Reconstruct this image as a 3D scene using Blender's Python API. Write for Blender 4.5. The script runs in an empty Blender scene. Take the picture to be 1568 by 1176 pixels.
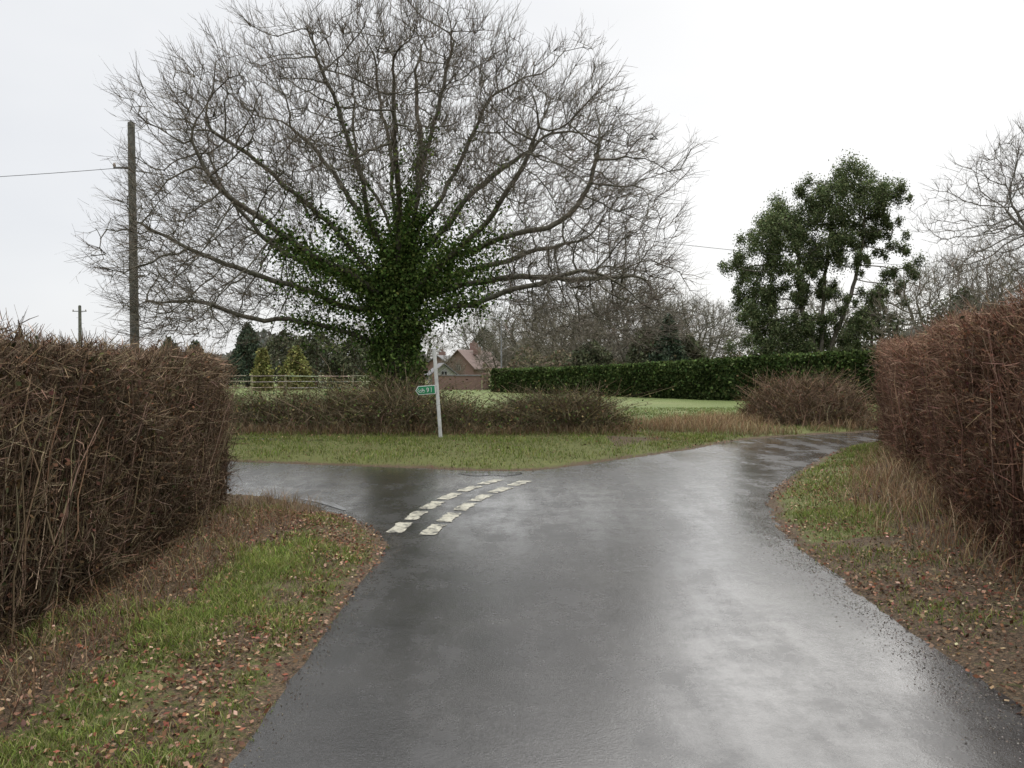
import bpy, math
import numpy as np
from mathutils import Vector
rng=np.random.default_rng(7)
scene=bpy.context.scene
def link(o):
    scene.collection.objects.link(o); return o
# ------------------------------------------------------------ materials
def newmat(name):
    m=bpy.data.materials.new(name); m.use_nodes=True
    nt=m.node_tree; return m,nt,nt.nodes['Principled BSDF']
def vmat(name,rough=0.7,nscale=6.0,spec=0.3,lo=0.65,hi=1.3):
    m,nt,b=newmat(name)
    a=nt.nodes.new('ShaderNodeAttribute'); a.attribute_name='Col'
    n=nt.nodes.new('ShaderNodeTexNoise'); n.inputs['Scale'].default_value=nscale; n.inputs['Detail'].default_value=3
    tc=nt.nodes.new('ShaderNodeTexCoord'); nt.links.new(tc.outputs['Object'],n.inputs['Vector'])
    mr=nt.nodes.new('ShaderNodeMapRange'); mr.inputs[1].default_value=0.3; mr.inputs[2].default_value=0.7
    mr.inputs[3].default_value=lo; mr.inputs[4].default_value=hi
    nt.links.new(n.outputs['Fac'],mr.inputs[0])
    v=nt.nodes.new('ShaderNodeVectorMath'); v.operation='SCALE'
    nt.links.new(a.outputs['Color'],v.inputs[0]); nt.links.new(mr.outputs[0],v.inputs['Scale'])
    nt.links.new(v.outputs[0],b.inputs['Base Color'])
    b.inputs['Roughness'].default_value=rough; b.inputs['Specular IOR Level'].default_value=spec
    return m
def dmat(name,transl=0.0):
    """matte vegetation: per-element colour attribute on a diffuse surface"""
    m,nt,b=newmat(name); nt.nodes.remove(b); out=[n for n in nt.nodes if n.type=='OUTPUT_MATERIAL'][0]
    a=nt.nodes.new('ShaderNodeAttribute'); a.attribute_name='Col'
    d=nt.nodes.new('ShaderNodeBsdfDiffuse'); nt.links.new(a.outputs['Color'],d.inputs['Color'])
    if transl:
        t=nt.nodes.new('ShaderNodeBsdfTranslucent'); nt.links.new(a.outputs['Color'],t.inputs['Color'])
        mx=nt.nodes.new('ShaderNodeMixShader'); mx.inputs[0].default_value=transl
        nt.links.new(d.outputs[0],mx.inputs[1]); nt.links.new(t.outputs[0],mx.inputs[2]); nt.links.new(mx.outputs[0],out.inputs['Surface'])
    else: nt.links.new(d.outputs[0],out.inputs['Surface'])
    return m
def flat(name,col,rough=0.7,nscale=8,amt=0.25,metal=0,spec=0.4):
    m,nt,b=newmat(name)
    tc=nt.nodes.new('ShaderNodeTexCoord')
    n=nt.nodes.new('ShaderNodeTexNoise'); n.inputs['Scale'].default_value=nscale; n.inputs['Detail'].default_value=5
    nt.links.new(tc.outputs['Object'],n.inputs['Vector'])
    r=nt.nodes.new('ShaderNodeValToRGB')
    r.color_ramp.elements[0].position=0.3; r.color_ramp.elements[1].position=0.7
    r.color_ramp.elements[0].color=tuple(c*(1-amt) for c in col)+(1,)
    r.color_ramp.elements[1].color=tuple(min(1,c*(1+amt)) for c in col)+(1,)
    nt.links.new(n.outputs['Fac'],r.inputs[0]); nt.links.new(r.outputs[0],b.inputs['Base Color'])
    b.inputs['Roughness'].default_value=rough; b.inputs['Metallic'].default_value=metal
    b.inputs['Specular IOR Level'].default_value=spec
    return m
# ------------------------------------------------------------ mesh accumulator
def nrm(a): return a/np.maximum(np.linalg.norm(a,axis=-1,keepdims=True),1e-9)
class B:
    def __init__(s): s.v=[];s.f=[];s.c=[];s.n=0
    def add(s,V,F,C):
        s.v.append(V.reshape(-1,3)); s.f.append(F.reshape(-1,4)+s.n); s.c.append(C.reshape(-1,3)); s.n+=len(s.v[-1])
    def tubes(s,P,R,C,sides=3):
        P=np.asarray(P,float); n,k,_=P.shape
        R=np.broadcast_to(R,(n,k)); 
        T=np.gradient(P,axis=1) if k>2 else np.repeat(P[:,1:]-P[:,:1],2,axis=1)
        T=nrm(T)
        main=nrm(P[:,-1]-P[:,0])
        ref=np.where(np.abs(main[:,2:3])>0.8,np.array([[1,0,0.]]),np.array([[0,0,1.]]))[:,None,:]
        U=nrm(np.cross(T,ref)); W=np.cross(T,U)
        ang=np.arange(sides)*2*math.pi/sides
        V=P[:,:,None,:]+R[:,:,None,None]*(np.cos(ang)[None,None,:,None]*U[:,:,None,:]+np.sin(ang)[None,None,:,None]*W[:,:,None,:])
        base=(np.arange(n)*k*sides)[:,None,None]
        i=np.arange(k-1)[None,:,None]*sides; j=np.arange(sides)[None,None,:]; j2=(j+1)%sides
        F=np.stack([base+i+j,base+i+j2,base+i+sides+j2,base+i+sides+j],axis=-1)
        C=np.asarray(C,float); 
        if C.ndim==1: C=np.broadcast_to(C,(n,3))
        CC=np.broadcast_to(C[:,None,None,:],(n,k,sides,3))
        s.add(V,F,np.ascontiguousarray(CC))
    def ribbons(s,P,R,C):
        P=np.asarray(P,float); n,k,_=P.shape; R=np.broadcast_to(R,(n,k))*1.35
        main=nrm(P[:,-1]-P[:,0]); U=nrm(np.cross(main,rng.normal(size=(n,3))))[:,None,:]
        V=np.stack([P-U*R[:,:,None],P+U*R[:,:,None]],2)
        b=(np.arange(n)*k*2)[:,None]; i=np.arange(k-1)[None]*2
        F=np.stack([b+i,b+i+1,b+i+3,b+i+2],-1)
        C=np.asarray(C,float)
        if C.ndim==1: C=np.broadcast_to(C,(n,3))
        s.add(V,F,np.ascontiguousarray(np.broadcast_to(C[:,None,None,:],(n,k,2,3))))
    def leaves(s,P,size,C,aspect=0.6,flatness=0.0,hang=0.0):
        n=len(P); d=rng.normal(size=(n,3)); d[:,2]*=(1-flatness); d[:,2]-=hang; d=nrm(d)
        e=rng.normal(size=(n,3)); e[:,2]*=(1-flatness); e=nrm(np.cross(d,nrm(np.cross(e,d)+1e-6)))
        size=np.broadcast_to(size,(n,))[:,None]
        a=d*size*.5; b=e*size*.5*aspect
        V=np.stack([P-a,P+b*1.0,P+a,P-b],axis=1)
        F=np.arange(n*4).reshape(n,4)
        C=np.asarray(C,float)
        if C.ndim==1: C=np.broadcast_to(C,(n,3))
        s.add(V,F,np.repeat(C[:,None,:],4,axis=1))
    def blades(s,P,h,w,C,lean=0.5):
        n=len(P); th=rng.uniform(0,2*math.pi,n); dx=np.stack([np.cos(th),np.sin(th),0*th],-1)
        le=rng.normal(0,lean,(n,3)); le[:,2]=0
        h=np.broadcast_to(h,(n,))[:,None]; w=np.broadcast_to(w,(n,))[:,None]
        mid=P+np.array([0,0,1.])*h*0.6+le*h*0.35; tip=P+np.array([0,0,1.])*h*0.95+le*h
        V=np.stack([P-dx*w/2,P+dx*w/2,mid+dx*w*.38,mid-dx*w*.38,tip+dx*w*.05,tip-dx*w*.05],1)
        b=(np.arange(n)*6)[:,None]
        F=np.stack([b+np.array([[0,1,2,3]]),b+np.array([[3,2,4,5]])],1)
        C=np.asarray(C,float)
        if C.ndim==1: C=np.broadcast_to(C,(n,3))
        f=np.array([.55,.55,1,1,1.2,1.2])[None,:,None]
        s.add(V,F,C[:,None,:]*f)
    def obj(s,name,mat,parent=None,smooth=False):
        V=np.concatenate(s.v).astype(np.float32); F=np.concatenate(s.f).astype(np.int32); C=np.concatenate(s.c)
        me=bpy.data.meshes.new(name)
        me.vertices.add(len(V)); me.vertices.foreach_set('co',V.ravel())
        me.loops.add(F.size); me.loops.foreach_set('vertex_index',F.ravel())
        me.polygons.add(len(F)); me.polygons.foreach_set('loop_start',np.arange(len(F),dtype=np.int32)*4)
        me.polygons.foreach_set('loop_total',np.full(len(F),4,dtype=np.int32))
        me.update(calc_edges=True)
        if smooth: me.polygons.foreach_set('use_smooth',np.ones(len(F),dtype=bool))
        at=me.color_attributes.new('Col','FLOAT_COLOR','POINT')
        at.data.foreach_set('color',np.concatenate([np.clip(C,0,1),np.ones((len(C),1))],1).astype(np.float32).ravel())
        me.materials.append(mat)
        o=link(bpy.data.objects.new(name,me))
        if parent: o.parent=parent
        return o
def empty(name,loc=(0,0,0)):
    o=link(bpy.data.objects.new(name,None)); o.location=loc; o.empty_display_size=.3; return o
def meshobj(name,verts,faces,mat,parent=None,loc=(0,0,0),bevel=0):
    me=bpy.data.meshes.new(name); me.from_pydata(verts,[],faces); me.update(); me.materials.append(mat)
    o=link(bpy.data.objects.new(name,me)); o.location=loc
    if parent: o.parent=parent
    if bevel:
        b=o.modifiers.new('b','BEVEL'); b.width=bevel; b.segments=2
    return o
def box(name,c,s,mat,parent=None,bevel=0):
    x,y,z=s[0]/2,s[1]/2,s[2]/2
    v=[(-x,-y,-z),(x,-y,-z),(x,y,-z),(-x,y,-z),(-x,-y,z),(x,-y,z),(x,y,z),(-x,y,z)]
    f=[(3,2,1,0),(4,5,6,7),(0,1,5,4),(1,2,6,5),(2,3,7,6),(3,0,4,7)]
    return meshobj(name,v,f,mat,parent,c,bevel)
def cols(base,n,var=0.25,hue=0.08):
    base=np.atleast_2d(base); pick=base[rng.integers(0,len(base),n)]
    return pick*(1+rng.normal(0,var,(n,1))).clip(.35,1.9)*(1+rng.normal(0,hue,(n,3)))
def wav(x,y,s=1.0,ph=0.0):
    return (np.sin(x*1.7*s+ph+1.3*np.sin(y*.9*s+ph))+np.sin(y*2.1*s+1.7*ph+1.1*np.sin(x*1.3*s))+.6*np.sin((x+y)*4.3*s+ph)+.5*np.sin((x-y*1.3)*7.1*s+2*ph))/3.1

# ------------------------------------------------------------ road outline
def catmull(pts,sub=6):
    pts=np.array(pts,float); out=[]
    n=len(pts)
    for i in range(n-1):
        p0=pts[max(i-1,0)];p1=pts[i];p2=pts[i+1];p3=pts[min(i+2,n-1)]
        for t in np.linspace(0,1,sub,endpoint=False):
            out.append(.5*((2*p1)+(-p0+p2)*t+(2*p0-5*p1+4*p2-p3)*t*t+(-p0+3*p1-3*p2+p3)*t**3))
    out.append(pts[-1]); return np.array(out)
near_left=catmull([(-1.2,-14),(-1.15,0),(-1.15,3.4),(-1.15,5.2),(-1.1,7.0),(-1.2,7.7),(-1.42,8.3),(-1.85,8.95),(-2.55,9.8),(-3.5,10.5),(-6,11.5),(-12,13.2),(-40,20)])
far_left=catmull([(-40,25),(-12,16.3),(-6,14.4),(-4.7,13.95),(-2.0,13.2),(-.6,12.8),(.15,12.75),(.7,13.05),(1.5,13.85),(3.48,15.9),(5.0,17.8),(6.5,19.0),(8.8,20.1),(13,21.4),(45,27)])
right=catmull([(45,23),(13,19.0),(9,18.2),(7.5,17.2),(6,15.2),(4.25,12.2),(3.25,10.2),(2.85,8.8),(2.64,7.5),(2.56,6),(2.48,4.5),(2.42,3),(2.4,0),(2.4,-14)])
poly=np.concatenate([near_left,far_left,right])
def inside(x,y,P=poly):
    r=np.zeros(x.shape,bool); n=len(P)
    for i in range(n):
        x1,y1=P[i];x2,y2=P[(i+1)%n]
        c=((y1>y)!=(y2>y)); 
        if y1!=y2: r^=c&(x<(x2-x1)*(y-y1)/(y2-y1)+x1)
    return r
def sdist(x,y,P=poly):
    d=np.full(x.shape,1e9); n=len(P)
    for i in range(n):
        a=P[i];b=P[(i+1)%n]; ab=b-a; L=ab@ab
        if L<1e-9: continue
        t=(((x-a[0])*ab[0]+(y-a[1])*ab[1])/L).clip(0,1)
        d=np.minimum(d,(x-a[0]-t*ab[0])**2+(y-a[1]-t*ab[1])**2)
    d=np.sqrt(d); return np.where(inside(x,y,P),-d,d)
def gz(x,y,sd=None):
    if sd is None: sd=sdist(x,y)
    sd=sd+.04*wav(x,y,3.1,.7)+.025*wav(x,y,7.3,.2)
    z=np.where(sd<0,-.05+0*sd,np.minimum(sd*.12,.07)+np.clip(sd-.5,0,1.5)*.06)
    near=np.exp(-np.clip(sd-6,0,None)/6)
    z=np.where(sd>0,z*(0.3+.7*near)+.018*wav(x,y,1.5)*np.clip(sd*3,0,1),z)
    return z
# ------------------------------------------------------------ ground
def axis(lo,hi,step,far):
    a=list(np.arange(lo,hi,step)); s=step; p=a[-1]
    while p<far: s*=1.18; p+=s; a.append(p)
    s=step; p=a[0]
    while p>-far: s*=1.18; p-=s; a.insert(0,p)
    return np.array(a)
gx=axis(-9,10,.11,900); gy=axis(1.5,24,.11,900)
X,Y=np.meshgrid(gx,gy); SD=sdist(X,Y); Z=gz(X,Y,SD)
def litter(x,y,sd):
    edge=np.exp(-(np.clip(sd,0,None)/.26)**2)*.85
    l=np.clip((-2.0+0.02*y-x)/.45,0,1)*(x<0)*(y<10.5)
    lm=np.exp(-((sd-.45)/.35)**2)*.62*(x<0)*(y<8.6)
    r=np.clip((sd-.75)/.5,0,1)*(x>2)*(y<17.5)*.85
    r2=np.where((x>2)&(y<7.5),.70,0)
    s=np.exp(-((y-19.2)/1.0)**2)*(x<3)*.9
    isl=((y>12)&(x<6))*.24
    return np.clip(np.maximum.reduce([edge,l,lm,r,r2,s,isl]),0,1)
M=litter(X,Y,SD)
field=np.clip((Y-20.5)/1.5,0,1)*(1-((X>3.5)&(Y<22.5)))
ny,nx=X.shape
idx=np.arange(nx*ny).reshape(ny,nx)
F=np.stack([idx[:-1,:-1],idx[:-1,1:],idx[1:,1:],idx[1:,:-1]],-1)
g=B(); g.add(np.stack([X,Y,Z],-1),F,np.stack([M,field,0*M],-1))
m,nt,b=newmat('ground_grass')
N=nt.nodes.new; L=nt.links.new
tc=N('ShaderNodeTexCoord'); at=N('ShaderNodeAttribute'); at.attribute_name='Col'
sep=N('ShaderNodeSeparateColor'); L(at.outputs['Color'],sep.inputs[0])
def noise(sc,det=4,rough=.6):
    n=N('ShaderNodeTexNoise'); n.inputs['Scale'].default_value=sc; n.inputs['Detail'].default_value=det; n.inputs['Roughness'].default_value=rough
    L(tc.outputs['Object'],n.inputs['Vector']); return n
def math_(op,a,b_):
    n=N('ShaderNodeMath'); n.operation=op
    for i,v in enumerate((a,b_)):
        if isinstance(v,(int,float)): n.inputs[i].default_value=v
        else: L(v,n.inputs[i])
    return n.outputs[0]
def ramp(fac,stops):
    r=N('ShaderNodeValToRGB'); e=r.color_ramp.elements
    while len(e)<len(stops): e.new(.5)
    for i,(p,c) in enumerate(stops): e[i].position=p; e[i].color=tuple(c)+(1,)
    L(fac,r.inputs[0]); return r.outputs[0]
def mix(f,a,b_):
    n=N('ShaderNodeMix'); n.data_type='RGBA'; 
    if isinstance(f,(int,float)): n.inputs[0].default_value=f
    else: L(f,n.inputs[0])
    for k,v in ((6,a),(7,b_)):
        if isinstance(v,tuple): n.inputs[k].default_value=v
        else: L(v,n.inputs[k])
    return n.outputs[2]
n1=noise(1.3,5); n2=noise(14,6,.7); n3=noise(60,4,.7); n4=noise(.16,5,.65)
verge=ramp(n2.outputs['Fac'],[(.25,(.06,.068,.022)),(.5,(.118,.128,.038)),(.75,(.20,.19,.07))])
fieldc=ramp(n1.outputs['Fac'],[(.25,(.092,.122,.036)),(.55,(.135,.165,.05)),(.8,(.18,.195,.075))])
fieldc2=ramp(n4.outputs['Fac'],[(.35,(.095,.132,.038)),(.55,(.145,.172,.058)),(.7,(.20,.198,.088))])
fieldm=mix(.55,fieldc,fieldc2)
grass=mix(sep.outputs[1],verge,fieldm)
lit=ramp(n3.outputs['Fac'],[(.3,(.022,.016,.011)),(.48,(.08,.056,.034)),(.6,(.15,.098,.058)),(.75,(.26,.18,.11))])
f=math_('ADD',sep.outputs[0],math_('MULTIPLY',math_('SUBTRACT',n2.outputs['Fac'],.5),1.6))
f=math_('ADD',f,math_('MULTIPLY',math_('SUBTRACT',n1.outputs['Fac'],.5),.8))
fr=N('ShaderNodeMapRange'); fr.inputs[1].default_value=.35; fr.inputs[2].default_value=.6; L(f,fr.inputs[0])
L(mix(fr.outputs[0],grass,lit),b.inputs['Base Color'])
b.inputs['Roughness'].default_value=.75; b.inputs['Specular IOR Level'].default_value=.2
bp=N('ShaderNodeBump'); bp.inputs['Strength'].default_value=.9; bp.inputs['Distance'].default_value=.03
L(math_('ADD',n2.outputs['Fac'],n3.outputs['Fac']),bp.inputs['Height']); L(bp.outputs[0],b.inputs['Normal'])
g.obj('ground',m,smooth=True)
# ------------------------------------------------------------ road
m,nt,b=newmat('wet_asphalt'); N=nt.nodes.new; L=nt.links.new
tc=N('ShaderNodeTexCoord')
mp=N('ShaderNodeMapping'); mp.inputs['Scale'].default_value=(1.6,.30,1); mp.inputs['Rotation'].default_value=(0,0,.05); mp.inputs['Location'].default_value=(.7,.4,0); L(tc.outputs['Object'],mp.inputs['Vector'])
st=N('ShaderNodeTexNoise'); st.inputs['Scale'].default_value=1.1; st.inputs['Detail'].default_value=6; st.inputs['Roughness'].default_value=.6; L(mp.outputs[0],st.inputs['Vector'])
na=noise(.9,6,.65); nb=noise(80,3,.7); nc=noise(200,2,.7); nd=noise(6,5,.6); ne=noise(2.0,7,.8)
base=ramp(na.outputs['Fac'],[(.3,(.024,.0235,.023)),(.7,(.046,.044,.042))])
sp=ramp(nc.outputs['Fac'],[(.35,(.45,.45,.45)),(.5,(1,1,1)),(.72,(2.1,2.05,1.95))])
mm=N('ShaderNodeVectorMath'); mm.operation='MULTIPLY'; L(base,mm.inputs[0]); L(sp,mm.inputs[1]); L(mm.outputs[0],b.inputs['Base Color'])
rr=math_('ADD',math_('MULTIPLY',st.outputs['Fac'],.5),math_('MULTIPLY',ne.outputs['Fac'],.5))
mr=N('ShaderNodeMapRange'); mr.inputs[1].default_value=.42; mr.inputs[2].default_value=.59; mr.inputs[3].default_value=.10; mr.inputs[4].default_value=.36
L(rr,mr.inputs[0]); L(mr.outputs[0],b.inputs['Roughness'])
b.inputs['Specular IOR Level'].default_value=.6; b.inputs['IOR'].default_value=1.45
b.inputs['Coat IOR'].default_value=1.33
mr2=N('ShaderNodeMapRange'); mr2.inputs[1].default_value=.42; mr2.inputs[2].default_value=.59; mr2.inputs[3].default_value=.06; mr2.inputs[4].default_value=.24
L(rr,mr2.inputs[0]); L(mr2.outputs[0],b.inputs['Coat Roughness'])
mr3=N('ShaderNodeMapRange'); mr3.inputs[1].default_value=.43; mr3.inputs[2].default_value=.58; mr3.inputs[3].default_value=1.0; mr3.inputs[4].default_value=.45
L(rr,mr3.inputs[0]); L(mr3.outputs[0],b.inputs['Coat Weight'])
bp=N('ShaderNodeBump'); bp.inputs['Strength'].default_value=.34; bp.inputs['Distance'].default_value=.006; L(nb.outputs['Fac'],bp.inputs['Height'])
bp2=N('ShaderNodeBump'); bp2.inputs['Strength'].default_value=.14; bp2.inputs['Distance'].default_value=.02; L(nd.outputs['Fac'],bp2.inputs['Height']); L(bp.outputs[0],bp2.inputs['Normal'])
bp3=N('ShaderNodeBump'); bp3.inputs['Strength'].default_value=.12; bp3.inputs['Distance'].default_value=.006; L(nb.outputs['Fac'],bp3.inputs['Height'])
L(bp2.outputs[0],b.inputs['Normal']); L(bp3.outputs[0],b.inputs['Coat Normal'])
road_mat=m
def expand(P,am):
    n=len(P); out=[]
    area=.5*np.sum(P[:,0]*np.roll(P[:,1],-1)-np.roll(P[:,0],-1)*P[:,1])
    for i in range(n):
        t=P[(i+1)%n]-P[i-1]; t/=max(np.linalg.norm(t),1e-6)
        nn=np.array([t[1],-t[0]])*(1 if area>0 else -1); out.append(P[i]+nn*am)
    return np.array(out)
PE=expand(poly,.14); area=.5*np.sum(poly[:,0]*np.roll(poly[:,1],-1)-np.roll(poly[:,0],-1)*poly[:,1])
V=[(float(x)+.02*math.sin(i*2.3),float(y),.004) for i,(x,y) in enumerate(PE)]
F_=[tuple(range(len(V)))] if area>0 else [tuple(range(len(V)))[::-1]]
meshobj('road',V,F_,road_mat)
m,nt,b=newmat('puddle_water'); b.inputs['Base Color'].default_value=(.04,.04,.038,1); b.inputs['Roughness'].default_value=.08
N=nt.nodes.new; L=nt.links.new; tc=N('ShaderNodeTexCoord'); q=noise(25,3); bp=N('ShaderNodeBump'); bp.inputs['Strength'].default_value=.05; bp.inputs['Distance'].default_value=.01; L(q.outputs['Fac'],bp.inputs['Height']); L(bp.outputs[0],b.inputs['Normal'])
pm=m
def puddle(name,pts,z,mat=pm):
    P=catmull(pts+[pts[0]],5)[:-1]
    a=.5*np.sum(P[:,0]*np.roll(P[:,1],-1)-np.roll(P[:,0],-1)*P[:,1])
    if a<0: P=P[::-1]
    meshobj(name,[(x,y,z) for x,y in P],[tuple(range(len(P)))],mat)
puddle('puddle',[(-.85,12.45),(-.55,12.2),(-.3,12.32),(-.1,12.2),(.15,12.45),(.1,12.65),(-.2,12.6),(-.5,12.68),(-.8,12.62)],.009)
puddle('puddle',[(-2.38,9.80),(-2.1,9.45),(-1.95,9.28),(-2.0,9.45),(-2.2,9.78),(-2.5,10.02),(-2.75,10.15),(-2.65,10.05)],.009)
puddle('footpath',[(-20,19.4),(-12,17.6),(-7,16.7),(-4.6,16.35),(-3.9,16.3),(-4.3,16.7),(-7,17.2),(-12,18.3),(-20,20.2)],.165,road_mat)
# ------------------------------------------------------------ give way markings
m,nt,b=newmat('worn_road_paint'); N=nt.nodes.new; L=nt.links.new; tc=N('ShaderNodeTexCoord')
q=noise(7,6,.8); q2=noise(38,3,.7)
fac=math_('ADD',math_('MULTIPLY',q.outputs['Fac'],.7),math_('MULTIPLY',q2.outputs['Fac'],.45))
cc=ramp(fac,[(.505,(.035,.034,.032)),(.57,(.34,.32,.25)),(.75,(.56,.53,.43))])
L(cc,b.inputs['Base Color']); b.inputs['Roughness'].default_value=.4
bp=N('ShaderNodeBump'); bp.inputs['Strength'].default_value=.4; bp.inputs['Distance'].default_value=.006; L(q2.outputs['Fac'],bp.inputs['Height']); L(bp.outputs[0],b.inputs['Normal'])
mk=B()
for line,off in (([(-1.2,8.05),(-1.06,9.2),(-.78,10.4),(-.4,11.4),(.0,12.2)],0),([(-.9,7.65),(-.70,8.9),(-.40,10.2),(-.05,11.1),(.3,11.85)],.3)):
    c=catmull(line,20); seg=np.r_[0,np.cumsum(np.linalg.norm(np.diff(c,axis=0),axis=1))]
    s=off
    while s<seg[-1]-.4:
        ss=np.linspace(s,s+.52,9); px=np.interp(ss,seg,c[:,0]); py=np.interp(ss,seg,c[:,1])
        t=nrm(np.stack([np.gradient(px),np.gradient(py)],-1)); nn=np.stack([-t[:,1],t[:,0]],-1)
        a=np.stack([px,py],-1)+nn*(.085+rng.normal(0,.013,(9,1))); d=np.stack([px,py],-1)-nn*(.085+rng.normal(0,.013,(9,1)))
        V=np.concatenate([np.c_[d,np.full(9,.0085)],np.c_[a,np.full(9,.0085)]])
        i=np.arange(8); mk.add(V,np.stack([i,i+1,i+10,i+9],-1),np.ones((18,3))); s+=.68
mk.obj('give_way_road_markings',m)
# ------------------------------------------------------------ space colonisation trees
def grow(attr,nodes,par,D,di,dk,iters,trop=(0,0,.05),jit=.12,maxch=3):
    nodes=[np.array(p,float) for p in nodes]; par=list(par); ch=[0]*len(nodes)
    for p in par:
        if p>=0: ch[p]+=1
    dist=np.full(len(attr),1e9); near=np.zeros(len(attr),int); start=0
    alive=np.ones(len(attr),bool); trop=np.array(trop)
    for it in range(iters):
        newp=np.array(nodes[start:])
        if len(newp):
            for a0 in range(0,len(newp),400):
                blk=newp[a0:a0+400]
                ai=np.nonzero(alive)[0]
                d=((attr[ai][:,None,:]-blk[None])**2).sum(-1); j=d.argmin(1); dm=np.sqrt(d[np.arange(len(ai)),j])
                up=dm<dist[ai]; dist[ai[up]]=dm[up]; near[ai[up]]=j[up]+start+a0
        alive&=dist>dk
        act=alive&(dist<di)
        if not act.any(): break
        start=len(nodes)
        ids=near[act]; allp=np.array(nodes); vec=nrm(attr[act]-allp[ids])
        uq,inv=np.unique(ids,return_inverse=True); S=np.zeros((len(uq),3)); np.add.at(S,inv,vec)
        S=nrm(nrm(S)+trop+rng.normal(0,jit,S.shape))
        for u,sv in zip(uq,S):
            if ch[u]>=maxch: 
                if rng.random()<.02: alive[(near==u)]=False
                continue
            nodes.append(nodes[u]+sv*D); par.append(int(u)); ch.append(0); ch[u]+=1
        if len(nodes)==start: break
    return np.array(nodes),np.array(par)
def radii(par,r0,p,rmax=None):
    acc=np.zeros(len(par)); 
    leaf=np.ones(len(par),bool)
    leaf[par[par>=0]]=False
    acc[leaf]=r0**p
    for i in range(len(par)-1,0,-1):
        if par[i]>=0: acc[par[i]]+=acc[i]
    r=acc**(1/p)
    return np.minimum(r,rmax) if rmax else r
def skeleton(limbs,step):
    nodes=[];par=[]
    for k,l in enumerate(limbs):
        c=catmull(l,8); seg=np.r_[0,np.cumsum(np.linalg.norm(np.diff(c,axis=0),axis=1))]
        n=max(2,int(seg[-1]/step)); ss=np.linspace(0,seg[-1],n+1)
        pts=np.stack([np.interp(ss,seg,c[:,i]) for i in range(3)],-1)
        if k:
            w=np.cumsum(rng.normal(0,.035,(n,3)),0); w-=np.linspace(0,1,n)[:,None]*w[-1]*.5
            pts[1:]+=w
        if k==0:
            prev=-1
            for p in pts: nodes.append(p);par.append(prev);prev=len(nodes)-1
        else:
            prev=int(np.argmin([np.linalg.norm(q-pts[0]) for q in nodes]))
            for p in pts[1:]: nodes.append(p);par.append(prev);prev=len(nodes)-1
    return nodes,par
def twigs(b,P,D,n,length,r,col,sub=3,spread=.55,up=.15,droop=0):
    ids=rng.integers(0,len(P),n)
    s=P[ids]; d=nrm(D[ids]+rng.normal(0,spread,(n,3))+np.array([0,0,up]))
    Ln=rng.uniform(.5,1.2,(n,1))*length
    c=rng.normal(0,.22,(n,3)); c[:,2]+=.12-droop
    t=np.array([0,.5,1.])
    Pt=s[:,None]+ (d[:,None]*t[None,:,None]+c[:,None]*(t**2)[None,:,None])*Ln[:,None]
    R=np.broadcast_to(r*np.array([1,.75,.35])[None],(n,3))
    b.ribbons(Pt,R,cols(col,n,.2,.04))
    for k in range(sub):
        f=rng.uniform(.2,.85,(n,1)); st=s+(d*f+c*f**2)*Ln
        dd=nrm(d+rng.normal(0,.55,(n,3))+c*.8); l2=Ln*rng.uniform(.3,.6,(n,1)); c2=rng.normal(0,.18,(n,3)); c2[:,2]+=.1
        t2=np.array([0,.5,1.]); P2=st[:,None]+(dd[:,None]*t2[None,:,None]+c2[:,None]*(t2**2)[None,:,None])*l2[:,None]
        b.ribbons(P2,np.broadcast_to(r*np.array([.65,.5,.3])[None],(n,3)),cols(col,n,.2,.04))
bark=vmat('bark',.85,12,.15,.55,1.4)
twig_mat=dmat('twig_bark')
leafdull=dmat('foliage',.15)
def tree_mesh(nodes,par,rad,col,b):
    i=np.nonzero(par>=0)[0]; p=par[i]
    for sel,sd in ((rad[i]>.05,9),((rad[i]<=.05)&(rad[i]>.018),4),(rad[i]<=.018,3)):
        ii=i[sel];pp=p[sel]
        if len(ii)==0: continue
        A=nodes[pp];C=nodes[ii]; ext=(C-A)*.12
        ra=np.minimum(rad[pp],rad[ii]*1.35)
        b.tubes(np.stack([A-ext*.5,C+ext],1),np.stack([ra,rad[ii]],1),cols(col,len(ii),.06,.02),sd)
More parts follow.
